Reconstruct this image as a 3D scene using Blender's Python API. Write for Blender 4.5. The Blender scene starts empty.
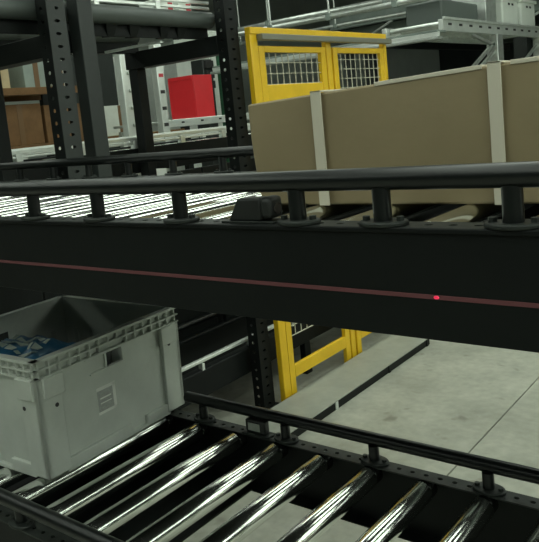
import bpy, bmesh, math, random
from mathutils import Vector, Matrix
random.seed(7)
scene = bpy.context.scene
C = scene.collection
R = math.radians

# ------------------------------------------------------------------ camera
YAW, PITCH, ROLL, FPX, PX, PY = 0.68725, 0.126955, -0.100769, 721.93, 251.58, 210.28
W_, H_ = 539, 542
EYE = Vector((0, 0, 1.6))
right = Vector((math.cos(YAW), math.sin(YAW), 0))
fwd = Vector((-math.sin(YAW) * math.cos(PITCH), math.cos(YAW) * math.cos(PITCH), -math.sin(PITCH)))
up = right.cross(fwd)
r2 = right * math.cos(ROLL) + up * math.sin(ROLL)
u2 = -right * math.sin(ROLL) + up * math.cos(ROLL)
cam = bpy.data.cameras.new('camera')
cam.sensor_fit = 'VERTICAL'
cam.sensor_height = 24.0
cam.sensor_width = 24.0
cam.lens = FPX / H_ * 24.0
cam.shift_x = -(PX - W_ / 2) / H_
cam.shift_y = (PY - H_ / 2) / H_
cam.clip_start = 0.02
cam.clip_end = 200
cam.dof.use_dof = False
co = bpy.data.objects.new('camera', cam)
C.objects.link(co)
m = Matrix((r2, u2, -fwd)).transposed().to_4x4()
m.translation = EYE
co.matrix_world = m
scene.camera = co

# ------------------------------------------------------------------ world, exposure
w = bpy.data.worlds.new('world')
scene.world = w
w.use_nodes = True
w.node_tree.nodes['Background'].inputs[0].default_value = (0.75, 0.9, 0.8, 1)
w.node_tree.nodes['Background'].inputs[1].default_value = 0.05
vs = scene.view_settings
vs.view_transform = 'Standard'
vs.look = 'None'
vs.gamma = 1.0
vs.use_curve_mapping = False
vs.exposure = 0.0
LIGHT_COL = (0.90, 1.0, 0.88)
LIGHT_POWER = 4.3

# ------------------------------------------------------------------ materials
MATS = {}
def mat(name, col, rough=0.5, metal=0.0, var=0.0, scale=8.0, bump=0.0, bscale=60.0, emit=None, estr=0.0,
        col2=None, stretch=None, spec=0.5, coat=0.0):
    if name in MATS:
        return MATS[name]
    mt = bpy.data.materials.new(name)
    mt.use_nodes = True
    nt = mt.node_tree
    b = nt.nodes['Principled BSDF']
    b.inputs['Base Color'].default_value = (*col, 1)
    b.inputs['Roughness'].default_value = rough
    b.inputs['Metallic'].default_value = metal
    b.inputs['Specular IOR Level'].default_value = spec
    b.inputs['Coat Weight'].default_value = coat
    tc = nt.nodes.new('ShaderNodeTexCoord')
    mp = nt.nodes.new('ShaderNodeMapping')
    if stretch:
        mp.inputs['Scale'].default_value = stretch
    nt.links.new(tc.outputs['Object'], mp.inputs['Vector'])
    if var > 0 or col2:
        n = nt.nodes.new('ShaderNodeTexNoise')
        n.inputs['Scale'].default_value = scale
        n.inputs['Detail'].default_value = 6
        n.inputs['Roughness'].default_value = 0.65
        nt.links.new(mp.outputs['Vector'], n.inputs['Vector'])
        cr = nt.nodes.new('ShaderNodeValToRGB')
        c2 = col2 or tuple(c * (1 - var) for c in col)
        cr.color_ramp.elements[0].position = 0.32
        cr.color_ramp.elements[1].position = 0.68
        cr.color_ramp.elements[0].color = (*c2, 1)
        cr.color_ramp.elements[1].color = (*col, 1)
        nt.links.new(n.outputs['Fac'], cr.inputs['Fac'])
        nt.links.new(cr.outputs['Color'], b.inputs['Base Color'])
        mr = nt.nodes.new('ShaderNodeMapRange')
        mr.inputs['To Min'].default_value = min(1, rough * 1.25)
        mr.inputs['To Max'].default_value = rough * 0.85
        nt.links.new(n.outputs['Fac'], mr.inputs['Value'])
        nt.links.new(mr.outputs['Result'], b.inputs['Roughness'])
    if bump > 0:
        n2 = nt.nodes.new('ShaderNodeTexNoise')
        n2.inputs['Scale'].default_value = bscale
        n2.inputs['Detail'].default_value = 4
        nt.links.new(mp.outputs['Vector'], n2.inputs['Vector'])
        bp = nt.nodes.new('ShaderNodeBump')
        bp.inputs['Strength'].default_value = bump
        bp.inputs['Distance'].default_value = 0.005
        nt.links.new(n2.outputs['Fac'], bp.inputs['Height'])
        nt.links.new(bp.outputs['Normal'], b.inputs['Normal'])
    if emit:
        b.inputs['Emission Color'].default_value = (*emit, 1)
        b.inputs['Emission Strength'].default_value = estr
    MATS[name] = mt
    return mt

BLACK = mat('black_powder_coat', (0.0065, 0.0085, 0.008), 0.5, 0, 0.35, 5, 0.05, 200, spec=0.2)
BLACKTUBE = mat('black_tube_paint', (0.0065, 0.0085, 0.008), 0.30, 0, 0.3, 9, spec=0.4)
BLACKPLATE = mat('worn_black_plate', (0.028, 0.034, 0.03), 0.5, 0.3, 0.5, 25)
BLACKPLASTIC = mat('black_plastic', (0.012, 0.014, 0.013), 0.45)
GREYBLACK = mat('dark_grey_paint', (0.018, 0.023, 0.021), 0.45, 0, 0.25, 6)
CHROME = mat('polished_roller_steel', (0.80, 0.82, 0.78), 0.145, 1.0)
DARKSTEEL = mat('dark_roller_collar', (0.05, 0.055, 0.05), 0.18, 0.9)
GALV = mat('galvanised_steel', (0.62, 0.66, 0.62), 0.34, 0.75, 0.25, 14)
SILVER = mat('bright_aluminium', (0.80, 0.84, 0.80), 0.3, 0.6, 0.15, 10)
YELLOW = mat('safety_yellow_paint', (0.80, 0.50, 0.012), 0.42, 0, 0.15, 5, 0.03, 120)
WIRE = mat('galvanised_wire', (0.55, 0.53, 0.42), 0.5, 0.2)
TOTE = mat('grey_tote_plastic', (0.55, 0.585, 0.53), 0.52, 0, 0.14, 7, 0.05, 90)
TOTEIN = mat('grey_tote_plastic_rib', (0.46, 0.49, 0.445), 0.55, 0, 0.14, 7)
CARD = mat('tan_cardboard', (0.295, 0.235, 0.130), 0.62, 0, 0.14, 4, 0.12, 45)
CARDDARK = mat('brown_cardboard', (0.16, 0.082, 0.028), 0.75, 0, 0.3, 8)
CARDPALE = mat('pale_cardboard', (0.46, 0.37, 0.22), 0.75, 0, 0.2, 8)
STRAP = mat('pale_strapping', (0.66, 0.62, 0.50), 0.4)
REDBIN = mat('red_bin_plastic', (0.62, 0.015, 0.022), 0.42, 0, 0.1, 4)
WHITE = mat('white_coated_panel', (0.75, 0.80, 0.74), 0.5, 0, 0.1, 4)
REDLAB = mat('red_label', (0.55, 0.05, 0.07), 0.5)
LABEL = mat('label_paper', (0.78, 0.80, 0.74), 0.55)
LABELG = mat('label_print_grey', (0.42, 0.44, 0.41), 0.6, 0, 0.3, 160)
BLUE = mat('blue_wrapper', (0.03, 0.15, 0.28), 0.3, 0, 0.35, 18, 0.3, 30)
REDLINE = mat('painted_laser_line', (0.13, 0.04, 0.045), 0.6)
REDDOT = mat('laser_spot_glow', (0.8, 0.02, 0.06), 0.3, emit=(1.0, 0.05, 0.13), estr=.55)
MARK = mat('black_marking', (0.02, 0.02, 0.02), 0.6)

def concrete():
    mt = mat('concrete_floor', (0.47, 0.475, 0.41), 0.55, 0, 0, 3)
    nt = mt.node_tree
    b = nt.nodes['Principled BSDF']
    tc = nt.nodes.new('ShaderNodeTexCoord')
    a = nt.nodes.new('ShaderNodeTexNoise'); a.inputs['Scale'].default_value = 1.6; a.inputs['Detail'].default_value = 8
    a.inputs['Roughness'].default_value = 0.6
    c = nt.nodes.new('ShaderNodeTexNoise'); c.inputs['Scale'].default_value = 22; c.inputs['Detail'].default_value = 5
    s = nt.nodes.new('ShaderNodeTexNoise'); s.inputs['Scale'].default_value = 6.5; s.inputs['Detail'].default_value = 2
    geo = nt.nodes.new('ShaderNodeNewGeometry')
    for n in (a, c, s):
        nt.links.new(geo.outputs['Position'], n.inputs['Vector'])
    r1 = nt.nodes.new('ShaderNodeValToRGB')
    r1.color_ramp.elements[0].position = 0.33; r1.color_ramp.elements[0].color = (0.295, 0.30, 0.25, 1)
    r1.color_ramp.elements[1].position = 0.62; r1.color_ramp.elements[1].color = (0.475, 0.48, 0.41, 1)
    nt.links.new(a.outputs['Fac'], r1.inputs['Fac'])
    r3 = nt.nodes.new('ShaderNodeValToRGB')
    r3.color_ramp.elements[0].position = 0.28; r3.color_ramp.elements[0].color = (0.55, 0.53, 0.5, 1)
    r3.color_ramp.elements[1].position = 0.36; r3.color_ramp.elements[1].color = (1, 1, 1, 1)
    nt.links.new(s.outputs['Fac'], r3.inputs['Fac'])
    r2_ = nt.nodes.new('ShaderNodeValToRGB')
    r2_.color_ramp.elements[0].position = 0.3; r2_.color_ramp.elements[0].color = (0.86, 0.86, 0.86, 1)
    r2_.color_ramp.elements[1].position = 0.7; r2_.color_ramp.elements[1].color = (1.05, 1.05, 1.05, 1)
    nt.links.new(c.outputs['Fac'], r2_.inputs['Fac'])
    m1 = nt.nodes.new('ShaderNodeMix'); m1.data_type = 'RGBA'; m1.blend_type = 'MULTIPLY'; m1.inputs[0].default_value = 1
    nt.links.new(r1.outputs['Color'], m1.inputs[6]); nt.links.new(r2_.outputs['Color'], m1.inputs[7])
    m2 = nt.nodes.new('ShaderNodeMix'); m2.data_type = 'RGBA'; m2.blend_type = 'MULTIPLY'; m2.inputs[0].default_value = 0.8
    nt.links.new(m1.outputs[2], m2.inputs[6]); nt.links.new(r3.outputs['Color'], m2.inputs[7])
    nt.links.new(m2.outputs[2], b.inputs['Base Color'])
    b.inputs['Roughness'].default_value = 0.5
    return mt
CONC = concrete()
JOINT = mat('dark_joint_sealant', (0.035, 0.035, 0.03), 0.8)
TRAY = mat('painted_grey_duct', (0.40, 0.42, 0.37), 0.5, 0.2, 0.2, 5)
WALLL = mat('pale_wall_paint', (0.50, 0.55, 0.50), 0.7, 0, 0.12, 1.2)
WALLD = mat('dark_wall_cladding', (0.035, 0.045, 0.042), 0.7, 0, 0.3, 1.2)
CEIL = mat('dark_deck_underside', (0.03, 0.038, 0.036), 0.8, 0, 0.3, 1.5)
STEELG = mat('grey_green_steel', (0.26, 0.31, 0.28), 0.5, 0.3, 0.25, 4)
LAMP = mat('lamp_diffuser', (0.9, 1, 0.9), 0.5, emit=LIGHT_COL, estr=LIGHT_POWER)
HOUSING = mat('lamp_housing_white', (0.7, 0.72, 0.7), 0.5)

# ------------------------------------------------------------------ mesh helpers
class MB:
    def __init__(s):
        s.v, s.f = [], []
    def quadbox(s, p):            # 8 points: bottom 4 ccw, top 4 ccw
        n = len(s.v); s.v += [tuple(q) for q in p]
        for f in ((0, 3, 2, 1), (4, 5, 6, 7), (0, 1, 5, 4), (1, 2, 6, 5), (2, 3, 7, 6), (3, 0, 4, 7)):
            s.f.append(tuple(n + i for i in f))
        return s
    def box(s, x0, x1, y0, y1, z0, z1):
        x0, x1 = min(x0, x1), max(x0, x1); y0, y1 = min(y0, y1), max(y0, y1); z0, z1 = min(z0, z1), max(z0, z1)
        return s.quadbox([(x0, y0, z0), (x1, y0, z0), (x1, y1, z0), (x0, y1, z0), (x0, y0, z1), (x1, y0, z1), (x1, y1, z1), (x0, y1, z1)])
    def bar(s, a, b, wd, ht, upv=(0, 0, 1)):
        a, b = Vector(a), Vector(b); d = (b - a).normalized(); u = Vector(upv)
        sx = d.cross(u)
        if sx.length < 1e-4: sx = d.cross(Vector((1, 0, 0)))
        sx.normalize(); u = sx.cross(d)
        sx = sx * wd / 2; u = u * ht / 2
        return s.quadbox([a - sx - u, a + sx - u, b + sx - u, b - sx - u, a - sx + u, a + sx + u, b + sx + u, b - sx + u])
    def cyl(s, a, b, r, n=16, rb=None, sx=1.0):
        a, b = Vector(a), Vector(b); rb = r if rb is None else rb
        d = (b - a).normalized()
        t = Vector((1, 0, 0)) if abs(d.x) < 0.9 else Vector((0, 1, 0))
        e1 = (t - d * t.dot(d)).normalized(); e2 = d.cross(e1)
        k = len(s.v)
        for p, rr in ((a, r), (b, rb)):
            for i in range(n):
                an = 2 * math.pi * i / n
                s.v.append(tuple(p + e1 * rr * sx * math.cos(an) + e2 * rr * math.sin(an)))
        for i in range(n):
            j = (i + 1) % n
            s.f.append((k + i, k + j, k + n + j, k + n + i))
        s.f.append(tuple(k + i for i in reversed(range(n))))
        s.f.append(tuple(k + n + i for i in range(n)))
        return s
    def lathe(s, a, d, prof, n=20):     # prof: (t along d, radius)
        a, d = Vector(a), Vector(d).normalized()
        t = Vector((1, 0, 0)) if abs(d.x) < 0.9 else Vector((0, 1, 0))
        e1 = (t - d * t.dot(d)).normalized(); e2 = d.cross(e1); k = len(s.v)
        for tt, rr in prof:
            for i in range(n):
                an = 2 * math.pi * i / n
                s.v.append(tuple(a + d * tt + e1 * rr * math.cos(an) + e2 * rr * math.sin(an)))
        for q in range(len(prof) - 1):
            for i in range(n):
                j = (i + 1) % n
                s.f.append((k + q * n + i, k + q * n + j, k + (q + 1) * n + j, k + (q + 1) * n + i))
        s.f.append(tuple(k + i for i in reversed(range(n))))
        s.f.append(tuple(k + (len(prof) - 1) * n + i for i in range(n)))
        return s
    def perf(s, o, u, v, nw, L, wd, th, pitch, hu, hv):
        """plate with a row of holes. o corner, u length dir, v width dir, nw thickness dir"""
        o, u, v, nw = Vector(o), Vector(u), Vector(v), Vector(nw)
        cnt = max(1, int(L / pitch)); p = L / cnt
        for i in range(cnt):
            cx = (i + 0.5) * p; cy = wd / 2
            outer = [(0, 0), (p / 2, 0), (p, 0), (p, wd / 2), (p, wd), (p / 2, wd), (0, wd), (0, wd / 2)]
            hole = [(-.72, -.72), (0, -1), (.72, -.72), (1, 0), (.72, .72), (0, 1), (-.72, .72), (-1, 0)]
            k = len(s.v)
            for t in (0, th):
                for (a, b) in outer: s.v.append(tuple(o + u * (i * p + a) + v * b + nw * t))
                for (a, b) in hole: s.v.append(tuple(o + u * (cx + a * hu) + v * (cy + b * hv) + nw * t))
            for q in range(8):
                r = (q + 1) % 8
                s.f.append((k + q, k + 8 + q, k + 8 + r, k + r))
                s.f.append((k + 16 + q, k + 16 + r, k + 24 + r, k + 24 + q))
                s.f.append((k + 8 + q, k + 24 + q, k + 24 + r, k + 8 + r))
            for (q, r) in ((0, 1), (1, 2), (4, 5), (5, 6)):
                s.f.append((k + q, k + r, k + 16 + r, k + 16 + q))
            if i == 0:
                for (q, r) in ((6, 7), (7, 0)): s.f.append((k + q, k + r, k + 16 + r, k + 16 + q))
            if i == cnt - 1:
                for (q, r) in ((2, 3), (3, 4)): s.f.append((k + q, k + r, k + 16 + r, k + 16 + q))
        return s
    def xf(s, M):
        s.v = [tuple(M @ Vector(q)) for q in s.v]; return s
    def build(s, name, material, parent=None, bevel=0.0, smooth=35, recalc=False):
        vs_ = [Vector(q) for q in s.v]
        lo = Vector([min(q[i] for q in vs_) for i in range(3)]); hi = Vector([max(q[i] for q in vs_) for i in range(3)])
        c = (lo + hi) / 2
        if parent is None: c.z = lo.z
        me = bpy.data.meshes.new(name)
        me.from_pydata([tuple(q - c) for q in vs_], [], s.f)
        if recalc:
            bm = bmesh.new(); bm.from_mesh(me); bmesh.ops.recalc_face_normals(bm, faces=bm.faces); bm.to_mesh(me); bm.free()
        me.polygons.foreach_set('use_smooth', [True] * len(me.polygons))
        me.set_sharp_from_angle(angle=R(smooth))
        me.materials.append(material)
        o = bpy.data.objects.new(name, me)
        C.objects.link(o)
        o.location = c
        if parent is not None: attach(o, parent, c)
        else: ORG[o.name] = c.copy()
        if bevel > 0:
            bv = o.modifiers.new('bevel', 'BEVEL'); bv.width = bevel; bv.segments = 2; bv.limit_method = 'ANGLE'; bv.angle_limit = R(40)
            bv.harden_normals = False
        return o
ORG = {}
def attach(o, parent, c):
    o.parent = parent
    o.location = c - ORG[parent.name]
    ORG[o.name] = c.copy()
def tag(o, label=None, cat=None, group=None, kind=None):
    if label: o['label'] = label
    if cat: o['category'] = cat
    if group: o['group'] = group
    if kind: o['kind'] = kind
    return o
def thing(name, loc, label, cat, group=None):
    o = bpy.data.objects.new(name, None); C.objects.link(o); o.location = loc; o.empty_display_size = 0.1
    ORG[o.name] = Vector(loc)
    return tag(o, label, cat, group)
def dup(o, parent, c):
    n = o.copy(); C.objects.link(n); n.parent = parent; n.location = Vector(c) - ORG[parent.name]
    ORG[n.name] = Vector(c)
    return n
def box(name, mt, parent, x0, x1, y0, y1, z0, z1, bevel=0.002):
    return MB().box(x0, x1, y0, y1, z0, z1).build(name, mt, parent, bevel)

# ================================================================== THE SETTING
fl = MB().box(-12, 14, -6, 27, -0.06, -0.02).build('floor', JOINT); tag(fl, 'grey stained concrete floor slabs under the conveyors', 'floor', kind='structure')
xs = [-12, -5.8, -1.295, 3.2, 14]; ys = [-6, -1.2, 6.2, 11.5, 27]
for i in range(4):
    for j in range(4):
        MB().box(xs[i] + .004, xs[i + 1] - .004, ys[j] + .004, ys[j + 1] - .004, -0.03, 0).build('floor_slab', CONC, fl)
wl = MB().box(-12.1, -12, -6, 27, 0, 6).build('wall_left', WALLL); tag(wl, kind='structure')
wb = MB().box(-12, 14, 27, 27.1, 0, 6).build('wall_back', WALLD); tag(wb, kind='structure')
wr = MB().box(14, 14.1, -6, 27, 0, 6).build('wall_right', WALLD); tag(wr, kind='structure')
wf = MB().box(-12, 14, -6.1, -6, 0, 6).build('wall_front', WALLD); tag(wf, kind='structure')
ce = MB().box(-12, 14, -6, 27, 6, 6.1).build('ceiling', CEIL); tag(ce, kind='structure')

# ================================================================== CEILING LIGHTS
def lamp(x, y0, y1, z, label):
    t = thing('ceiling_light', (x, (y0 + y1) / 2, z), label, 'ceiling light', 'long strip lights under the ceiling')
    box('lamp_housing', HOUSING, t, x - .33, x + .33, y0, y1, z + .05, z + .11, .004)
    box('diffuser', LAMP, t, x - .30, x + .30, y0 + .03, y1 - .03, z, z + .05, 0)
    for q in (y0 + .5, y1 - .5):
        MB().cyl((x, q, z + .11), (x, q, 6.0), .008, 8).build('suspension_rod', GALV, t)
LAMPS = [(-6.6, -4.5, 8.5, 4.4), (-3.9, -4.5, 8.5, 4.2), (-1.55, -4.5, 8.5, 4.2), (0.9, -4.5, 8.5, 4.2), (3.4, -4.5, 8.5, 4.2), (5.0, -4.5, 24, 4.2), (6.4, -4.5, 24, 4.2), (8.0, -4.5, 24, 4.2), (9.8, -4.5, 24, 4.2), (12.0, -4.5, 24, 4.2)]  # right-hand rows are added, out of view, to widen the roller highlights
NM = ['long strip light nearest the pale left wall', 'strip light over the transverse conveyors', 'strip light over the left part of the roller conveyor',
      'strip light over the tan carton', 'strip light right of the tan carton', 'fifth added strip light from the right wall', 'fourth added strip light from the right wall', 'third added strip light from the right wall', 'second added strip light from the right wall', 'added long strip light nearest the right wall']
for (x, a, b, z), n in zip(LAMPS, NM): lamp(x, a, b, z, n)

# ================================================================== ROLLER CONVEYORS (the double-deck line)
def make_roller(parent, x, y0, y1, zt, r, cap=.03):
    a = MB().lathe((x, y0 + cap, zt - r), (0, 1, 0), [(0, r * .96), (.002, r), (y1 - y0 - 2 * cap - .002, r), (y1 - y0 - 2 * cap, r * .96)], 72).build('roller', CHROME, parent)
    cs = []
    for (p, q) in ((y0, y0 + cap), (y1 - cap, y1)):
        cs.append(MB().lathe((x, p, zt - r), (0, 1, 0), [(0, r * .82), (.004, r * .93), (q - p - .001, r * .95), (q - p, r * .8)], 24).build('end_collar', DARKSTEEL, a))
    return a, cs
def rollers(parent, xs_, y0, y1, zt, r):
    a, cs = make_roller(parent, xs_[0], y0, y1, zt, r)
    base = ORG[a.name]
    for x in xs_[1:]:
        off = Vector((x - xs_[0], 0, 0))
        n = dup(a, parent, base + off)
        for c in cs: dup(c, n, ORG[c.name] + off)
def rail_posts(parent, xs_, y, z0, z1, rp=.0133):
    first = None
    for x in xs_:
        if first is None:
            p = MB().cyl((x, y, z0), (x, y, z1), rp, 18).build('rail_post', BLACKTUBE, parent)
            b = MB().cyl((x, y, z0), (x, y, z0 + .007), .026, 22, sx=1.45).build('base_plate', BLACKPLATE, p, .002)
            k = []
            for s in (-1, 1):
                k.append(MB().cyl((x + s * .027, y, z0 + .007), (x + s * .027, y, z0 + .013), .006, 6).build('bolt', BLACKPLATE, p))
            first = (x, p, [b] + k)
        else:
            off = Vector((x - first[0], 0, 0))
            n = dup(first[1], parent, ORG[first[1].name] + off)
            for c in first[2]: dup(c, n, ORG[c.name] + off)

def frame_side(parent, x0, x1, yo, yi, zb, zt, name='side_frame'):
    """C channel: web at yo, flanges towards yi; the top flange is drilled"""
    s = 1 if yi > yo else -1
    mb = MB().box(x0, x1, yo, yo + s * .004, zb, zt - .0036).box(x0, x1, yo + s * .004, yi, zb, zb + .004)
    f = mb.build(name, BLACK, parent, .0015)
    MB().perf((x0, min(yo, yi), zt - .0035), (1, 0, 0), (0, 1, 0), (0, 0, 1), x1 - x0, abs(yi - yo), .0035, .0353, .0066, .0056).build('drilled_flange', BLACKPLATE, f, recalc=True)
    return f

XL, XR = -2.30, 0.08
# ---- upper deck
up_c = thing('roller_conveyor', ((XL + XR) / 2, 1.34, 0), 'upper deck black roller conveyor carrying the long tan carton', 'conveyor')
fr = frame_side(up_c, XL, XR, .885, .932, 1.274, 1.4306)
box('face_lip', BLACK, fr, XL, XR, .880, .885, 1.4235, 1.4306, .0015)
st = box('laser_line_strip', REDLINE, fr, XL, XR, .8838, .885, 1.3322, 1.3384, .0003); st['label'] = 'thin red strip for the laser line along the black side beam'  # coloured strip stands in for laser light falling on the beam
dt = MB().cyl((-.4193, .8838, 1.3352), (-.4193, .8826, 1.3352), .0024, 18, rb=.0018, sx=1.7).build('laser_spot', REDDOT, fr); dt['label'] = 'small glowing red dot for the laser spot on the side beam'  # glowing disc stands in for the bright spot of the laser
box('brace', BLACK, fr, XL, XR, .889, .9, 1.345, 1.352, .001)
frame_side(up_c, -3.03, XR, 1.80, 1.755, 1.274, 1.4306)
MB().cyl((XL, .90, 1.497), (XR, .90, 1.497), .0163, 24).build('guard_rail', BLACKTUBE, up_c)
MB().cyl((-3.03, 1.777, 1.497), (XR, 1.777, 1.497), .0163, 24).build('guard_rail', BLACKTUBE, up_c)
rail_posts(up_c, [-2.2, -1.97, -1.75, -1.545, -1.339, -1.126, -.9006, -.647, -.500, -.3155, -.12, .05], .90, 1.4306, 1.485)
rail_posts(up_c, [-2.94, -2.71, -2.48, -2.25, -2.02, -1.79, -1.56, -1.33, -1.1, -.87, -.64, -.41, -.18, .05], 1.777, 1.4306, 1.485)
rollers(up_c, [-1.048 - .146 * 8 + .146 * i for i in range(16)], .936, 1.752, 1.425, .025)
for x in (-2.2, .04):
    box('leg', BLACK, up_c, x - .03, x + .03, .745, .785, 0, 1.40, .003)
    box('leg', BLACK, up_c, x - .03, x + .03, 1.804, 1.844, 0, 1.40, .003)
    box('leg_bracket', BLACK, up_c, x - .03, x + .03, .785, .879, 1.29, 1.34, .003)
    box('cross_member', BLACK, up_c, x - .02, x + .02, .935, 1.752, 1.285, 1.318, .002)
sk_ = box('sticker', LABEL, up_c, -1.868, -1.817, 1.770, 1.773, 1.4306, 1.4555, .0005); sk_['label'] = 'small white sticker plate'
# sensor on the upper frame
se = thing('photo_sensor', (-.745, .912, 1.4306), 'black block sensor on the upper side beam just left of the tan carton', 'sensor')
box('bracket_foot', BLACKPLATE, se, -.80, -.69, .892, .93, 1.4306, 1.4345, .001)
b = MB().quadbox([(-.785, .893, 1.4345), (-.715, .893, 1.4345), (-.715, .925, 1.4345), (-.785, .925, 1.4345), (-.762, .893, 1.4715), (-.715, .893, 1.4715), (-.715, .925, 1.4715), (-.762, .925, 1.4715)]).build('sensor_body', BLACKPLASTIC, se, .003)
hd = box('sensor_head', BLACKPLASTIC, se, -.7145, -.692, .890, .925, 1.438, 1.4735, .007)
MB().cyl((-.692, .9075, 1.454), (-.690, .9075, 1.454), .009, 16).build('lens', mat('dark_lens', (.05, .045, .04), .1, coat=1.0), hd)

box('dark_pan', BLACK, up_c, XL, XR, .938, 1.75, 1.2785, 1.283, .001)  # pan added under the deck, out of view, so roller tops reflect dark
# ---- lower deck
XR = 0.86
lo_c = thing('roller_conveyor', ((XL + XR) / 2, 1.16, 0), 'lower deck black roller conveyor under the grey plastic tote', 'conveyor')
frame_side(lo_c, XL, XR, 1.492, 1.450, .548, .720)
frame_side(lo_c, XL, XR, .822, .864, .548, .720)
MB().cyl((-1.545, 1.483, .776), (XR, 1.483, .776), .0163, 24).build('guard_rail', BLACKTUBE, lo_c)
MB().cyl((XL, .832, .776), (XR, .832, .776), .0163, 24).build('guard_rail', BLACKTUBE, lo_c)
rail_posts(lo_c, [-1.473, -1.169, -.895, -.605, -.31, -.02, .27, .56], 1.474, .720, .764)
rail_posts(lo_c, [-2.06, -1.77, -1.473, -1.22, -.895, -.605, -.31, -.02, .27, .56], .84, .720, .764)
rollers(lo_c, [-.608 + .1447 * (i - 11) for i in range(21)], .868, 1.47, .7208, .0265)
for x in (-2.1, .62):
    for y in (.845, 1.47):
        box('leg', BLACK, lo_c, x - .025, x + .025, y - .018, y + .018, 0, .548, .003)
        box('foot_plate', BLACKPLATE, lo_c, x - .06, x + .06, y - .05, y + .05, 0.0, .008, .002)
    box('cross_member', BLACK, lo_c, x - .02, x + .02, .864, 1.45, .25, .29, .002)
box('dark_pan', BLACK, lo_c, XL, -1.29, .868, 1.448, .553, .559, .001)
rf = thing('reflector_bracket', (-1.265, 1.468, .72), 'small black bracket with grey reflector face on the lower conveyor edge', 'bracket')
box('bracket_foot', BLACKPLATE, rf, -1.31, -1.215, 1.452, 1.489, .72, .7235, .001)
box('housing', BLACKPLASTIC, rf, -1.302, -1.232, 1.462, 1.484, .7235, .760, .004)
box('reflector', mat('reflector_face', (.30, .33, .29), .4), rf, -1.292, -1.250, 1.4605, 1.4625, .729, .752, .001)

# ================================================================== TAN CARTON on the upper deck
cb = thing('long_carton', (-.42, 1.36, 1.425), 'long tan carton with pale straps on the upper conveyor', 'carton')
def carton_mesh():
    x0, x1, y0, y1, z0 = -.905, .06, 1.122, 1.60, 1.4255
    nx, ny, nz = 44, 14, 10
    def P(u, v, t):
        x = x0 + (x1 - x0) * u; y = y0 + (y1 - y0) * v
        h = .2005 + .02 * min(1, u / .58)
        z = z0 + h * t
        bul = math.sin(math.pi * t) * .010 * (0.6 + .4 * math.sin(u * 17 + 1))
        ed = abs(2 * v - 1)
        if v == 0: y -= bul * .6
        if v == 1: y += bul * .6
        if u == 0: x += -.012 * math.sin(math.pi * v) * math.sin(math.pi * t) + (1 - t) * .014
        if t == 1: z += .002 * math.sin(u * 11) * math.sin(math.pi * v)
        return (x, y, z)
    bm = bmesh.new(); vm = {}
    def V(i, j, k):
        if (i, j, k) not in vm: vm[(i, j, k)] = bm.verts.new(P(i / nx, j / ny, k / nz))
        return vm[(i, j, k)]
    for i in range(nx):
        for k in range(nz):
            bm.faces.new((V(i, 0, k), V(i + 1, 0, k), V(i + 1, 0, k + 1), V(i, 0, k + 1)))
            bm.faces.new((V(i, ny, k), V(i, ny, k + 1), V(i + 1, ny, k + 1), V(i + 1, ny, k)))
        for j in range(ny):
            bm.faces.new((V(i, j, nz), V(i + 1, j, nz), V(i + 1, j + 1, nz), V(i, j + 1, nz)))
            bm.faces.new((V(i, j, 0), V(i, j + 1, 0), V(i + 1, j + 1, 0), V(i + 1, j, 0)))
    for j in range(ny):
        for k in range(nz):
            bm.faces.new((V(0, j, k), V(0, j, k + 1), V(0, j + 1, k + 1), V(0, j + 1, k)))
            bm.faces.new((V(nx, j, k), V(nx, j + 1, k), V(nx, j + 1, k + 1), V(nx, j, k + 1)))
    mb = MB(); bm.verts.index_update()
    mb.v = [tuple(v.co) for v in bm.verts]; mb.f = [tuple(v.index for v in f.verts) for f in bm.faces]; bm.free()
    return mb
carton_mesh().build('carton_body', CARD, cb, .004)
def strap(x, wd):
    h = 1.4255 + .2005 + .02 * min(1, (x + .905) / (.965 * .58)) + .0045
    y0, y1 = 1.1145, 1.6075
    mb = MB()
    for (a, b, c, d) in ((y0 - .0025, y0, 1.4258, h), (y1, y1 + .0025, 1.4258, h)):
        mb.box(x - wd / 2, x + wd / 2, a, b, c, d)
    mb.box(x - wd / 2, x + wd / 2, y0 - .0025, y1 + .0025, h - .003, h)
    mb.build('strap', STRAP, cb, .0006)
for x, wd in ((-.737, .022), (-.408, .021), (-.07, .021)): strap(x, wd)
tp = MB()
def ctop(x): return 1.4255 + .2005 + .02 * min(1, (x + .905) / (.965 * .58))
for (a, b) in ((-.62, -.43), (-.385, -.09), (-.05, .055)):
    za, zb = ctop(a), ctop(b)
    tp.quadbox([(a, 1.120, za - .004), (b, 1.120, zb - .004), (b, 1.15, zb - .004), (a, 1.15, za - .004), (a, 1.120, za + .003), (b, 1.120, zb + .003), (b, 1.15, zb + .003), (a, 1.15, za + .003)])
tp.build('pale_edge', STRAP, cb, .0008)  # paler thin strip along the front top edge

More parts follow.
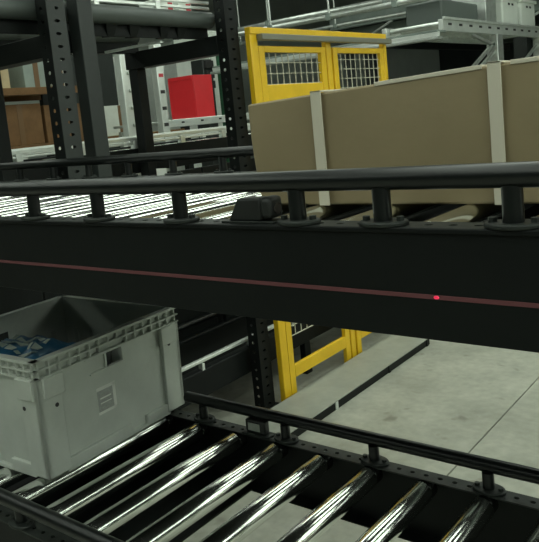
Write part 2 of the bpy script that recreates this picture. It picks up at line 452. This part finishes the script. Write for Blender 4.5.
# ================================================================== GREY TOTE on the lower deck
TM = Matrix.Translation((-1.848, 1.242, .7212)) @ Matrix.Rotation(R(3.0), 4, 'Z') @ Matrix.Scale(.972, 4, (0, 0, 1))
tt = thing('plastic_tote', (-1.848, 1.242, .7212), 'grey plastic tote with slotted rim standing on the lower conveyor rollers', 'tote')
HX0, HY0, HX1, HY1, HT = .251, .252, .256, .258, .322
def wallpt(side, u, z, off):
    t = z / HT; hx = HX0 + (HX1 - HX0) * t; hy = HY0 + (HY1 - HY0) * t
    if side == '+x': return (hx + off, u * hy, z)
    if side == '-x': return (-hx - off, -u * hy, z)
    if side == '+y': return (-u * hx, hy + off, z)
    return (u * hx, -hy - off, z)
def wall(side, us, zs, skip, off0, off1):
    mb = MB()
    for i in range(len(us) - 1):
        for k in range(len(zs) - 1):
            if (i, k) in skip: continue
            a, b, c, d = us[i], us[i + 1], zs[k], zs[k + 1]
            mb.quadbox([wallpt(side, a, c, off1), wallpt(side, b, c, off1), wallpt(side, b, c, off0), wallpt(side, a, c, off0),
                        wallpt(side, a, d, off1), wallpt(side, b, d, off1), wallpt(side, b, d, off0), wallpt(side, a, d, off0)])
    return mb
for side in ('+x', '-x', '+y', '-y'):
    sk = {(1, 1)} if side in ('+x', '-x') else set()
    wall(side, [-1, -.10, .13, 1], [.006, .236, .278, HT], sk, -.006, 0).xf(TM).build('wall_panel', TOTE, tt, recalc=True)
MB().box(-HX0, HX0, -HY0, HY0, 0.002, .008).xf(TM).build('bottom', TOTE, tt)
rim = MB()
def ring(z0, z1, e0, e1):
    for side in ('+x', '-x', '+y', '-y'):
        mbx = e1 if side[1] == 'x' else e1
        hy = (HY1 if side[1] == 'x' else HX1) + e1
        uu = hy / (HY1 if side[1] == 'x' else HX1)
        p = []
        for z in (z0, z1):
            p += [None] * 4
        def q(u, off, z):
            if side == '+x': return (HX1 + off, u * HY1, z)
            if side == '-x': return (-HX1 - off, -u * HY1, z)
            if side == '+y': return (-u * HX1, HY1 + off, z)
            return (u * HX1, -HY1 - off, z)
        rim.quadbox([q(-uu, e1, z0), q(uu, e1, z0), q(uu, e0, z0), q(-uu, e0, z0), q(-uu, e1, z1), q(uu, e1, z1), q(uu, e0, z1), q(-uu, e0, z1)])
ring(.328, .335, -.008, .015); ring(.306, .310, -.002, .014); ring(.284, .288, -.003, .014); ring(.31, .328, -.008, -.002)
for side, n in (('+x', 15), ('-x', 15), ('+y', 16), ('-y', 16)):
    for i in range(n + 1):
        u = -1 + 2 * i / n
        for (z0, z1) in ((.31, .328), (.288, .306)):
            if z0 < .3 and side[1] == 'x' and abs(u) < .16: continue
            def q(uu, off, z):
                if side == '+x': return (HX1 + off, uu * HY1, z)
                if side == '-x': return (-HX1 - off, -uu * HY1, z)
                if side == '+y': return (-uu * HX1, HY1 + off, z)
                return (uu * HX1, -HY1 - off, z)
            e = .008
            rim.quadbox([q(u - e, .012, z0), q(u + e, .012, z0), q(u + e, -.003, z0), q(u - e, -.003, z0), q(u - e, .012, z1), q(u + e, .012, z1), q(u + e, -.003, z1), q(u - e, -.003, z1)])
rim.xf(TM).build('rim', TOTE, tt, recalc=True)
for sx in (-1, 1):
    for sy in (-1, 1):
        mb = MB()
        def cp(a, b, z, ex, ey):
            t = z / HT; return (sx * (HX0 + (HX1 - HX0) * t - a + ex), sy * (HY0 + (HY1 - HY0) * t - b + ey), z)
        W = .062
        mb.quadbox([cp(W, 0, .008, 0, -.004), cp(0, 0, .008, .013, -.004), cp(0, 0, .008, .013, .013), cp(W, 0, .008, 0, .013), cp(W, 0, .284, 0, -.004), cp(0, 0, .284, .013, -.004), cp(0, 0, .284, .013, .013), cp(W, 0, .284, 0, .013)])
        mb.quadbox([cp(0, W, .008, -.004, 0), cp(0, W, .008, .013, 0), cp(0, 0, .008, .013, .013), cp(0, 0, .008, -.004, .013), cp(0, W, .284, -.004, 0), cp(0, W, .284, .013, 0), cp(0, 0, .284, .013, .013), cp(0, 0, .284, -.004, .013)])
        for (a, b) in ((.004, .070),):
            mb.quadbox([cp(b, 0, .226, 0, .004), cp(a, 0, .226, 0, .004), cp(a, 0, .226, 0, .019), cp(b, 0, .226, 0, .019), cp(b, 0, .284, 0, .004), cp(a, 0, .284, 0, .004), cp(a, 0, .284, 0, .019), cp(b, 0, .284, 0, .019)])
            mb.quadbox([cp(0, b, .226, .004, 0), cp(0, a, .226, .004, 0), cp(0, a, .226, .019, 0), cp(0, b, .226, .019, 0), cp(0, b, .284, .004, 0), cp(0, a, .284, .004, 0), cp(0, a, .284, .019, 0), cp(0, b, .284, .019, 0)])
        mb.xf(TM).build('corner_post', TOTE, tt, .003, recalc=True)
for side in ('+x', '-x', '+y', '-y'):
    mb = MB()
    for (a, b, z1) in ((-.80, .16, .036), (.16, .40, .012), (.40, .80, .036)):
        mb.quadbox([wallpt(side, a, 0.0, .010), wallpt(side, b, 0.0, .010), wallpt(side, b, 0.0, -.004), wallpt(side, a, 0.0, -.004),
                    wallpt(side, a, z1, .010), wallpt(side, b, z1, .010), wallpt(side, b, z1, -.004), wallpt(side, a, z1, -.004)])
    mb.xf(TM).build('base_skirt', TOTE, tt, .002, recalc=True)
# handle lips, raised band, inner ribs
for side in ('+x', '-x'):
    mb = MB()
    for (a, b, z0, z1) in ((-.40, .16, .278, .284), (-.125, -.10, .232, .284), (.13, .155, .232, .284), (-.34, .16, .230, .236)):
        mb.quadbox([wallpt(side, a, z0, .006), wallpt(side, b, z0, .006), wallpt(side, b, z0, -.001), wallpt(side, a, z0, -.001),
                    wallpt(side, a, z1, .006), wallpt(side, b, z1, .006), wallpt(side, b, z1, -.001), wallpt(side, a, z1, -.001)])
    mb.xf(TM).build('handle', TOTE, tt, .001, recalc=True)
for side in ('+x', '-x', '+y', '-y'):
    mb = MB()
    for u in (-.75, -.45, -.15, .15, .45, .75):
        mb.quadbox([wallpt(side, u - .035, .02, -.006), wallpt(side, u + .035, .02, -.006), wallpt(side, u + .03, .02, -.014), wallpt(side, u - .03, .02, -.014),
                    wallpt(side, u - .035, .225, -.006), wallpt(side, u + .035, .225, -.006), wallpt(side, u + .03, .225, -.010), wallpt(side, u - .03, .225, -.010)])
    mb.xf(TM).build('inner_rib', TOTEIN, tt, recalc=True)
lb = wall('+x', [-.27, -.02], [.112, .182], set(), .0003, .0012).xf(TM).build('label', LABELG, tt, recalc=True); lb['label'] = 'worn grey label with white border'
mb = MB()
for (a, b, z0, z1) in ((-.28, -.01, .176, .186), (-.28, -.01, .106, .114), (-.05, -.01, .106, .186), (-.24, -.08, .150, .154), (-.24, -.08, .136, .139)):
    mb.quadbox([wallpt('+x', a, z0, .0018), wallpt('+x', b, z0, .0018), wallpt('+x', b, z0, .0010), wallpt('+x', a, z0, .0010), wallpt('+x', a, z1, .0018), wallpt('+x', b, z1, .0018), wallpt('+x', b, z1, .0010), wallpt('+x', a, z1, .0010)])
mb.xf(TM).build('label_border', LABEL, lb, recalc=True)
for (side, u, z) in (('+x', -.84, .20), ('-y', .80, .20), ('+x', .86, .225)):
    p0 = TM @ Vector(wallpt(side, u, z, .012)); p1 = TM @ Vector(wallpt(side, u, z, .0142))
    MB().cyl(p0, p1, .006, 10).build('drain_hole', MARK, tt)

# blue package inside the tote
def bag():
    nu, nv = 40, 20; mb = MB()
    for j in range(nv + 1):
        ph = -math.pi / 2 + math.pi * j / nv
        for i in range(nu):
            th = 2 * math.pi * i / nu
            def se(a, e): return math.copysign(abs(a) ** e, a)
            x = .165 * se(math.cos(ph), .55) * se(math.cos(th), .55)
            y = .145 * se(math.cos(ph), .55) * se(math.sin(th), .55)
            z = .116 * se(math.sin(ph), .62)
            k = .012 * math.sin(x * 40 + 1) * math.sin(y * 33) + .006 * math.sin(x * 90 + y * 60)
            z2 = z + (k if z > 0 else 0) - (x * .12 if z > 0 else 0)
            mb.v.append((x, y, z2 + .116))
    for j in range(nv):
        for i in range(nu):
            k = (i + 1) % nu
            mb.f.append((j * nu + i, j * nu + k, (j + 1) * nu + k, (j + 1) * nu + i))
    return mb
BM = Matrix.Translation((-1.965, 1.235, .7302)) @ Matrix.Rotation(R(14), 4, 'Z')
bg = thing('wrapped_package', (-1.965, 1.235, .7302), 'blue plastic wrapped package with pale print inside the grey tote', 'package')
bo = bag().xf(BM).build('wrapper', BLUE, bg, smooth=180)
def surfz(x, y):
    best = 0
    return .231 + .012 * math.sin(x * 40 + 1) * math.sin(y * 33) + .006 * math.sin(x * 90 + y * 60) - x * .12 + .0035
pm = MB()
random.seed(3)
for r in range(3):
    y = -.06 + r * .045; x = -.10
    while x < .045:
        L = random.choice((.012, .02, .028)); hgt = .024
        n0 = len(pm.v)
        for (a, b) in ((x, y), (x + L, y), (x + L, y + hgt), (x, y + hgt)): pm.v.append((a, b, surfz(a, b)))
        for (a, b) in ((x, y), (x + L, y), (x + L, y + hgt), (x, y + hgt)): pm.v.append((a, b, surfz(a, b) + .0015))
        for f in ((0, 3, 2, 1), (4, 5, 6, 7), (0, 1, 5, 4), (1, 2, 6, 5), (2, 3, 7, 6), (3, 0, 4, 7)): pm.f.append(tuple(n0 + i for i in f))
        x += L + .007
pp = pm.xf(BM).build('pale_print', mat('pale_print_ink', (.40, .47, .42), .5), bg)

# ================================================================== TRANSVERSE LINE at the left
def upright(x0, x1, y0, y1, z1, label, mt=BLACK, perf=True):
    """perforated steel upright; faces +x and -y are drilled plates"""
    t = thing('support_post', ((x0 + x1) / 2, (y0 + y1) / 2, 0), label, 'post')
    if perf:
        MB().perf((x1 - .004, y0, .006), (0, 0, 1), (0, 1, 0), (1, 0, 0), z1 - .006, y1 - y0, .004, .05, .007, .014).build('drilled_face', mt, t, recalc=True)
        MB().perf((x0, y0, .006), (0, 0, 1), (1, 0, 0), (0, 1, 0), z1 - .006, x1 - x0 - .004, .004, .05, .0085, .010).build('drilled_face', BLACK, t, recalc=True)
        box('stiffener', BLACK, t, x0 + .012, x1 - .004, y1 - .004, y1, .006, z1, .001)
    else:
        box('post_tube', mt, t, x0, x1, y0, y1, .006, z1, .004)
    box('foot_plate', BLACKPLATE, t, x0 - .03, x1 + .005, y0 - .03, y1 + .03, 0, .006, .001)
    return t
upright(-2.50, -2.43, 1.815, 1.903, 2.95, 'black perforated upright standing at the left behind the upper conveyor', GREYBLACK)
upright(-2.50, -2.43, 1.968, 2.045, 2.95, 'plain dark square post right beside the perforated upright', GREYBLACK, False)
upright(-2.50, -2.432, 2.905, 3.000, 2.95, 'black perforated post touching the left side of the yellow gate')
upright(-3.21, -3.14, 2.915, 2.985, 1.945, 'plain black post behind the overhead conveyor, left of the red bin', BLACK, False)
upright(-3.21, -3.14, 1.96, 2.03, 1.945, 'plain black post behind the overhead conveyor at the left picture edge', BLACK, False)

# overhead conveyor
oh = thing('roller_conveyor', (-2.88, 3.1, 2.05), 'overhead black conveyor crossing the top left on black posts', 'conveyor')
OY0, OY1 = 1.2, 2.93
for (x, s) in ((-2.56, 1), (-3.14, -1)):
    MB().cyl((x, OY0, 2.125), (x, OY1, 2.125), .042, 20).build('side_beam', mat('mid_grey_paint', (.075, .088, .082), .4, 0, .2, 5), oh)
    box('beam_web', BLACK, oh, x - .03, x - .02 if s > 0 else x + .02, OY0, OY1, 2.03, 2.10, .002)
for y in (1.98, 2.95):
    box('cross_beam', BLACK, oh, -3.22, -2.503, y - .045, y + .045, 1.945, 2.04, .003)
for y in (2.12, 2.26, 2.40, 2.60, 2.72):
    MB().quadbox([(-2.62, y - .02, 2.03), (-2.58, y - .02, 2.03), (-2.58, y + .02, 2.03), (-2.62, y + .02, 2.03), (-2.60, y - .035, 2.085), (-2.56, y - .035, 2.085), (-2.56, y + .035, 2.085), (-2.60, y + .035, 2.085)]).build('bracket', BLACK, oh, .002)
MB().bar((-2.62, 2.62, 2.02), (-3.02, 2.60, 2.02), .022, .012).build('tie_bar', SILVER, oh)
for k in range(15):
    y = OY0 + .06 + k * .115
    if k == 0:
        rr = MB().cyl((-3.09, y, 2.15), (-2.61, y, 2.15), .02, 14).build('roller', GALV, oh); base = ORG[rr.name].copy()
    else: dup(rr, oh, base + Vector((0, k * .115, 0)))
for x in (-2.56, -3.14):
    for zz in (2.178, 2.206): box('guide_rail', SILVER, oh, x - .008, x + .008, OY0, OY1, zz, zz + .014, .002)
    for k in range(4): box('rail_bracket', SILVER, oh, x - .012, x + .012, 1.4 + k * .38, 1.43 + k * .38, 2.160, 2.222, .002)
def parcel(x, y, z, sx, sy, sz, label, mt=WHITE):
    t = thing('parcel', (x, y, z), label, 'parcel')
    box('carton_body', mt, t, x - sx / 2, x + sx / 2, y - sy / 2, y + sy / 2, z, z + sz, .004)
    box('red_patch', REDLAB, t, x + sx / 2, x + sx / 2 + .002, y + sy * .08, y + sy * .42, z + .01, z + sz * .8, 0)
parcel(-2.85, 2.84, 2.171, .16, .10, .10, 'left of two small white parcels with red patch on the overhead conveyor')
parcel(-2.85, 2.98, 2.171, .16, .10, .10, 'right of two small white parcels with red patch on the overhead conveyor')

# middle transverse conveyor with silver guide rails
mc = thing('roller_conveyor', (-3.4, 3.4, 0), 'middle level conveyor with bright silver guide rails below the red bin', 'conveyor')
MY0, MY1 = 2.06, 5.6
box('side_beam', BLACK, mc, -3.28, -3.24, MY0, MY1, 1.34, 1.487, .004)
box('side_beam', BLACK, mc, -3.82, -3.78, MY0, MY1, 1.34, 1.487, .004)
for x in (-3.25, -3.80):
    box('guide_rail', SILVER, mc, x - .012, x + .012, MY0 - .25, MY1, 1.534, 1.556, .003)
    box('guide_rail', SILVER, mc, x - .010, x + .010, MY0 - .25, MY1, 1.512, 1.524, .003)
    for k in range(9): box('rail_bracket', SILVER, mc, x - .016, x + .016, MY0 + .05 + k * .4, MY0 + .09 + k * .4, 1.487, 1.535, .002)
for k in range(34):
    y = MY0 + .06 + k * .1035
    if k == 0:
        rr = MB().cyl((-3.775, y, 1.455), (-3.285, y, 1.455), .022, 16).build('roller', CHROME, mc); base = ORG[rr.name].copy()
    else: dup(rr, mc, base + Vector((0, k * .1035, 0)))
for y in (2.2, 5.4):
    for x in (-3.26, -3.80): box('leg', BLACK, mc, x - .025, x + .025, y - .03, y + .03, 0, 1.34, .003)

# low transverse conveyor
lc = thing('roller_conveyor', (-2.8, 3.2, 0), 'low conveyor with silver guide rail beside the foot of the yellow gate', 'conveyor')
LY0, LY1 = 2.08, 5.2
box('side_beam', BLACK, lc, -2.58, -2.53, LY0, LY1, .20, .345, .008)
box('side_beam', BLACK, lc, -3.03, -2.98, LY0, LY1, .20, .345, .008)
for x in (-2.545,):
    box('guide_rail', SILVER, lc, x - .012, x + .012, LY0, LY1, .380, .398, .003)
    for k in range(8): box('rail_bracket', SILVER, lc, x - .014, x + .014, LY0 + .08 + k * .4, LY0 + .10 + k * .4, .33, .375, .002)
box('belt', mat('black_belt', (.006, .007, .006), .8, spec=.1), lc, -2.975, -2.585, LY0 + .02, LY1 - .02, .318, .328, .002)
MB().cyl((-3.0, LY0, .42), (-3.0, LY1, .42), .018, 18).build('guide_rail', BLACKTUBE, lc)
for k in range(6): box('rail_bracket', BLACK, lc, -3.012, -2.988, LY0 + .2 + k * .5, LY0 + .23 + k * .5, .345, .41, .002)
for y in (2.3, 3.5, 4.9):
    for x in (-2.555, -3.005): box('leg', BLACK, lc, x - .02, x + .02, y - .03, y + .03, 0, .2, .003)
pn = thing('black_panel', (-3.057, 2.3, 0), 'black panel behind the low conveyor', 'panel')
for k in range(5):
    box('black_sheet', BLACK, pn, -3.065, -3.05, .8 + k * .62, 1.41 + k * .62, .0, 1.33, .004)  # plain black sheets standing behind the low conveyor

# ================================================================== YELLOW GATE
g = thing('safety_gate', (-2.39, 3.75, 0), 'yellow steel safety gate with wire mesh panels standing behind the tan carton', 'gate')
GX0, GX1 = -2.408, -2.374
for (a, b) in ((3.022, 3.085), (3.75, 3.80), (4.46, 4.50)):
    p = box('post', YELLOW, g, GX0, GX1, a, b, 0.006, 2.032, .004)
    box('foot_plate', YELLOW, p, GX0 - .0, GX1 + .02, a - .0, b + .02, 0, .006, .001)
box('header_beam', YELLOW, g, GX0, GX1 + .004, 3.022, 4.50, 2.032, 2.068, .003)
box('sliding_track', mat('track_grey', (.20, .20, .16), .45, .3), g, GX1 + .004, GX1 + .045, 3.07, 4.50, 1.998, 2.030, .004)
def leaf(a, b, midz):
    t = box('door_frame', YELLOW, g, GX0 + .008, GX1, a, a + .05, .02, 1.972, .002)
    box('stile', YELLOW, t, GX0 + .008, GX1, b - .05, b, .02, 1.972, .002)
    box('top_rail', YELLOW, t, GX0 + .009, GX1 + .001, a + .05, b - .05, 1.938, 1.972, .003)
    box('bottom_rail', YELLOW, t, GX0 + .009, GX1 + .001, a + .05, b - .05, .125, .195, .003)
    box('middle_rail', YELLOW, t, GX0 + .012, GX1 - .002, a + .05, b - .05, midz - .16, midz, .003)
    mb = MB(); xm = (GX0 + GX1) / 2
    y = a + .05
    while y < b - .05:
        for (z0, z1) in ((.36, midz - .16), (midz, 1.94)): mb.box(xm - .0022, xm + .0022, y - .0022, y + .0022, z0, z1)
        y += .058
    for (z0, z1) in ((.36, midz - .16), (midz, 1.94)):
        z = z0 + .002
        while z < z1:
            mb.box(xm + .0022, xm + .0066, a + .05, b - .05, z - .0022, z + .0022); z += .058
    mb.build('wire_mesh', WIRE, t)
leaf(3.087, 3.735, 1.765)
leaf(3.82, 4.455, 1.55)

# ================================================================== FLOOR DUCT
d = thing('cable_duct', (-2.22, 3.4, 0), 'flat grey cable duct lying on the floor beside the yellow gate', 'duct')
box('cover', TRAY, d, -2.35, -2.085, 2.25, 4.27, .046, .054, .002)
for y in (2.30, 3.10, 3.7, 4.22):
    box('support', SILVER if y == 3.10 else BLACK, d, -2.345, -2.086, y - .012, y + .012, 0, .046, .001)
box('base', BLACK, d, -2.34, -2.091, 2.26, 4.26, 0, .045, .002)

# ================================================================== BACKGROUND LEFT
# silver bench conveyor carrying the red bin
sb = thing('silver_bench', (-4.1, 4.4, 0), 'silver bench frame carrying the red bin', 'bench')
box('front_beam', SILVER, sb, -3.97, -3.93, 3.85, 5.3, 1.585, 1.645, .004)
box('top_sheet', GALV, sb, -4.5, -3.97, 3.85, 5.3, 1.62, 1.640, .004)
for k in range(4): box('slot', MARK, sb, -3.931, -3.928, 4.05 + k * .22, 4.08 + k * .22, 1.612, 1.626, 0)
for (x, y) in ((-3.95, 3.9), (-3.95, 5.25), (-4.46, 3.9), (-4.46, 5.25)): box('leg', GALV, sb, x - .02, x + .02, y - .02, y + .02, 0, 1.59, .003)
rb = thing('red_bin', (-4.14, 4.42, 1.6405), 'bright red plastic bin on the silver bench in the background', 'bin')
def taper(x0, x1, y0, y1, z0, z1, e):
    return MB().quadbox([(x0 + e, y0 + e, z0), (x1 - e, y0 + e, z0), (x1 - e, y1 - e, z0), (x0 + e, y1 - e, z0), (x0, y0, z1), (x1, y0, z1), (x1, y1, z1), (x0, y1, z1)])
rx0, rx1, ry0, ry1 = -4.29, -4.0, 4.31, 4.53
for nm, q in (('side_panel', (rx0, rx0 + .012, ry0, ry1)), ('side_panel', (rx1 - .012, rx1, ry0, ry1)), ('side_panel', (rx0 + .012, rx1 - .012, ry0, ry0 + .012)), ('side_panel', (rx0 + .012, rx1 - .012, ry1 - .012, ry1))):
    box(nm, REDBIN, rb, *q, 1.6405, 1.985, .003)
box('bottom', REDBIN, rb, rx0 + .012, rx1 - .012, ry0 + .012, ry1 - .012, 1.6405, 1.652, .001)
box('rim', REDBIN, rb, rx0 + .02, rx1 - .02, ry0 - .006, ry0, 1.955, 1.985, .002)
# pale ladder-like posts
def pale_post(x, y, z0, z1, label, marks):
    t = thing('pale_post', (x, y, 0), label, 'post')
    box('post_tube', SILVER, t, x - .03, x + .03, y - .035, y + .035, z0, z1, .004)
    for z in (1.62, 1.74, 1.86, 1.98): box('side_peg', GALV, t, x + .03, x + .05, y + .01, y + .12, z, z + .022, .003) if not marks else box('mark', REDLAB if z > 1.9 else MARK, t, x + .03, x + .032, y - .022, y + .022, z - .02, z + .005, 0)
    return t
pale_post(-3.875, 3.46, 0, 2.30, 'pale upright post with side pegs behind the middle conveyor', False)
pale_post(-3.875, 3.80, 0, 2.20, 'pale upright post with dark and red marks left of the red bin', True)
# shelving rack with cartons
rk = thing('storage_rack', (-5.6, 3.9, 0), 'dark storage rack holding brown cartons at the left edge', 'rack')
for y in (3.02, 4.28, 5.4):
    for x in (-5.2, -5.95): box('upright', BLACK, rk, x - .03, x + .03, y - .04, y + .04, 0, 2.6 if y < 5 else 1.6, .003)
for z in (.35, 1.0, 1.56, 2.03):
    for k in range(2 if z < 1.7 else 1):
        a, b_ = ((3.06, 4.24), (4.32, 5.36))[k]
        for x in (-5.19, -5.96): box('shelf_beam', CARDDARK, rk, x - .02, x + .02, a, b_, z - .06, z, .002)
        box('shelf_board', CARDPALE, rk, -5.93, -5.21, a, b_, z - .012, z, .001)
box('top_beam', BLACK, rk, -5.23, -5.17, 2.98, 4.32, 2.42, 2.52, .003)
def carton(x0, x1, y0, y1, z0, z1, label, mt, group=None):
    t = thing('carton', ((x0 + x1) / 2, (y0 + y1) / 2, z0), label, 'carton', group)
    box('carton_body', mt, t, x0, x1, y0, y1, z0, z1, .005)
    box('tape', mat('brown_tape', (.13, .07, .025), .5), t, x1, x1 + .002, (y0 + y1) / 2 - .025, (y0 + y1) / 2 + .025, z0 + .002, z1 - .002, 0)
    box('flap_gap', MARK, t, x0 + .01, x1 - .01, (y0 + y1) / 2 - .002, (y0 + y1) / 2 + .002, z1, z1 + .001, 0)
carton(-5.8, -5.24, 3.30, 3.72, 1.5605, 1.90, 'large dark brown carton on the rack at the left edge', CARDDARK)
carton(-5.8, -5.24, 3.75, 4.15, 1.5605, 1.88, 'dark brown carton on the rack right of the large one', CARDDARK)
carton(-5.8, -5.24, 3.16, 3.46, 2.0305, 2.27, 'pale carton on the upper shelf of the rack', CARDPALE)
carton(-5.8, -5.24, 3.60, 3.84, 2.0305, 2.30, 'grey green crate shaped carton on the upper rack shelf', STEELG)
carton(-5.8, -5.24, 3.92, 4.02, 2.0305, 2.26, 'narrow white carton on the upper rack shelf', WHITE)
carton(-5.7, -5.24, 4.40, 4.78, 1.5605, 1.84, 'pale grey box on the rack behind the pale post', TOTE)
# white panels and a cabinet further back
def cabinet(x, y0, y1, z1, label, mt):
    t = thing('tall_cabinet', (x - .3, (y0 + y1) / 2, 0), label, 'cabinet')
    box('cabinet_body', mt, t, x - .6, x, y0, y1, 0, z1, .01)
    for k in range(2):
        a = y0 + (y1 - y0) * k / 2 + .015; b_ = y0 + (y1 - y0) * (k + 1) / 2 - .015
        dr = box('door', mt, t, x, x + .018, a, b_, .08, z1 - .04, .004)
        box('handle', MARK, dr, x + .018, x + .035, b_ - .05 if k == 0 else a + .03, b_ - .03 if k == 0 else a + .05, 1.7, 1.9, .003)
cabinet(-6.2, 7.02, 7.5, 2.75, 'narrow tall white cabinet right of the red bin', WHITE)
cabinet(-7.6, 6.6, 8.2, 2.6, 'wide pale cabinet behind the red bin', SILVER)
cabinet(-7.2, 5.6, 6.3, 2.7, 'dark cabinet left of the wide pale one', GREYBLACK)
fp = thing('dark_column', (-6.0, 6.62, 0), 'dark equipment column behind the red bin', 'column')
box('column_body', GREYBLACK, fp, -6.1, -5.9, 6.55, 6.72, 0, 2.35, .01)
for z in (2.0, 2.12, 2.24): box('control_box', MARK, fp, -5.9, -5.86, 6.57, 6.70, z, z + .09, .004)
gp = thing('green_post', (-5.9, 6.85, 0), 'thin green steel post beside the narrow white cabinet', 'post')
box('post_tube', mat('green_paint', (.03, .12, .06), .5), gp, -5.93, -5.87, 6.83, 6.89, 0, 2.6, .004)
box('foot_plate', BLACKPLATE, gp, -5.97, -5.83, 6.80, 6.92, 0, .006, .001)

# ================================================================== BACKGROUND RIGHT: silver conveyor, platform
sc = thing('roller_conveyor', (-3.2, 8.6, 0), 'raised silver conveyor on a steel leg at the upper right', 'conveyor')
box('side_beam', SILVER, sc, -2.95, -2.90, 6.66, 9.8, 2.235, 2.345, .004)
box('beam_lip', SILVER, sc, -2.905, -2.88, 6.66, 9.8, 2.34, 2.365, .003)
box('side_beam', SILVER, sc, -3.55, -3.50, 6.66, 9.8, 2.235, 2.345, .004)
for k in range(11): box('slot', MARK, sc, -2.901, -2.898, 6.78 + k * .26, 6.86 + k * .26, 2.29, 2.312, 0)
for k in range(13):
    y = 6.75 + k * .24
    if k == 0:
        rr = MB().cyl((-3.495, y, 2.31), (-2.955, y, 2.31), .025, 12).build('roller', GALV, sc); base = ORG[rr.name].copy()
    else: dup(rr, sc, base + Vector((0, k * .24, 0)))
for y in (8.12, 9.6):
    for x in ((-2.93,) if y < 9 else (-2.93, -3.52)): box('leg', GALV, sc, x - .045, x + .045, y - .09, y + .09, 0, 2.235, .006)
    for s in (-.62,): MB().bar((-2.93, y - .05, 2.16), (-2.93, y + s * 1.9, 1.70), .03, .03).build('diagonal_brace', GALV, sc)
MB().bar((-2.93, 8.05, 2.06), (-2.93, 6.95, 1.62), .03, .03).build('diagonal_brace', GALV, sc)
MB().bar((-2.93, 7.4, 2.225), (-2.93, 8.05, 2.12), .03, .03).build('diagonal_brace', GALV, sc)
def wtote(y, label):
    t = thing('white_tote', (-3.2, y, 2.336), label, 'tote')
    box('tote_body', WHITE, t, -3.42, -2.98, y - .26, y + .26, 2.336, 2.70, .02)
    box('rim', WHITE, t, -3.44, -2.96, y - .28, y + .28, 2.66, 2.70, .006)
    for k in range(2): box('label', MARK, t, -2.98, -2.977, y - .08 + k * .12, y - .02 + k * .12, 2.60, 2.625, 0)
wtote(8.78, 'white tote left of two on the raised silver conveyor'); wtote(9.42, 'white tote right of two on the raised silver conveyor')
gt = thing('grey_machine', (-3.2, 7.45, 2.336), 'grey green machine box on the raised silver conveyor left of the white totes', 'machine')
box('machine_body', mat('dim_grey_paint', (.10, .12, .11), .5), gt, -3.45, -3.05, 7.0, 7.95, 2.336, 2.58, .02)
box('machine_cap', GALV, gt, -3.40, -3.02, 8.10, 8.42, 2.336, 2.75, .01)
# steel cross beams at the back in X direction
bb = thing('cross_girder', (-3.6, 6.35, 0), 'pale horizontal steel girder behind the right end of the yellow gate', 'girder')
box('girder_flange', STEELG, bb, -5.4, -2.74, 6.15, 6.35, 2.185, 2.205, .003)
box('girder_web', SILVER, bb, -5.4, -2.72, 6.15, 6.17, 2.145, 2.185, .003)
box('girder_flange', GALV, bb, -5.4, -2.72, 6.10, 6.22, 2.12, 2.145, .003)
for x in (-5.3, -3.7): box('leg', GREYBLACK, bb, x - .04, x + .04, 6.2, 6.3, 0, 2.185, .004)
pl = thing('mezzanine_platform', (-2, 13, 0), 'dark steel mezzanine platform at the back under the ceiling', 'platform')
box('deck', CEIL, pl, -6.3, 4.5, 10.2, 16.8, 2.85, 3.0, .01)
for k in range(5): box('joist', STEELG if k % 2 == 0 else GREYBLACK, pl, -6.3, 4.5, 10.4 + k * 1.4, 10.52 + k * 1.4, 2.65, 2.85, .006)
for k in range(5): box('girder', GREYBLACK, pl, -5.9 + k * 2.4, -5.75 + k * 2.4, 10.2, 16.8, 2.52, 2.65, .006)
for k in range(5):
    for y in (10.5, 16.2): box('column', GREYBLACK, pl, -5.92 + k * 2.4, -5.73 + k * 2.4, y - .1, y + .1, 0, 2.52, .006)
for k in range(6): MB().bar((-6.0 + k * .9, 10.12, 2.5), (-5.2 + k * .9, 10.12, 2.84), .03, .03).build('rail_brace', GALV, pl)
box('edge_beam', STEELG, pl, -6.3, 4.5, 10.1, 10.2, 2.84, 3.02, .006)
for k in range(5):
    x0 = -5.6 + k * 1.0
    c_ = thing('dark_machine', (x0 + .4, 12.5, 0), ['first', 'second', 'third', 'fourth', 'fifth'][k] + ' dark machine cabinet from the left under the mezzanine', 'machine')
    box('machine_body', GREYBLACK, c_, x0, x0 + .85, 12.0, 12.9, 0, 1.7 + .2 * (k % 3), .03)
    box('machine_door', STEELG, c_, x0 + .08, x0 + .77, 11.98, 12.0, .3, 1.5, .01)

# overhead service pipes above the gate
for (x0, x1, y, z, r_, lab) in ((-5.6, -2.2, 6.9, 2.60, .03, 'lowest pale service pipe above the yellow gate'), (-8.5, -2.0, 8.3, 2.86, .045, 'thick pale service pipe above and behind the yellow gate'),
                               (-8.0, -1.6, 9.3, 2.80, .025, 'thin service pipe in front of the mezzanine edge')):
    t = thing('service_pipe', ((x0 + x1) / 2, y, z), lab, 'pipe')
    MB().cyl((x0, y, z), (x1, y, z), r_, 14).build('pipe', GALV, t)
    for k in range(4):
        x = x0 + .5 + k * (x1 - x0 - 1) / 3
        MB().cyl((x, y, z + r_), (x, y, 6.0), .012, 8).build('hanger_rod', GALV, t)
        box('pipe_clamp', STEELG, t, x - .03, x + .03, y - r_ - .006, y + r_ + .006, z - r_ - .006, z + r_ + .006, .002)
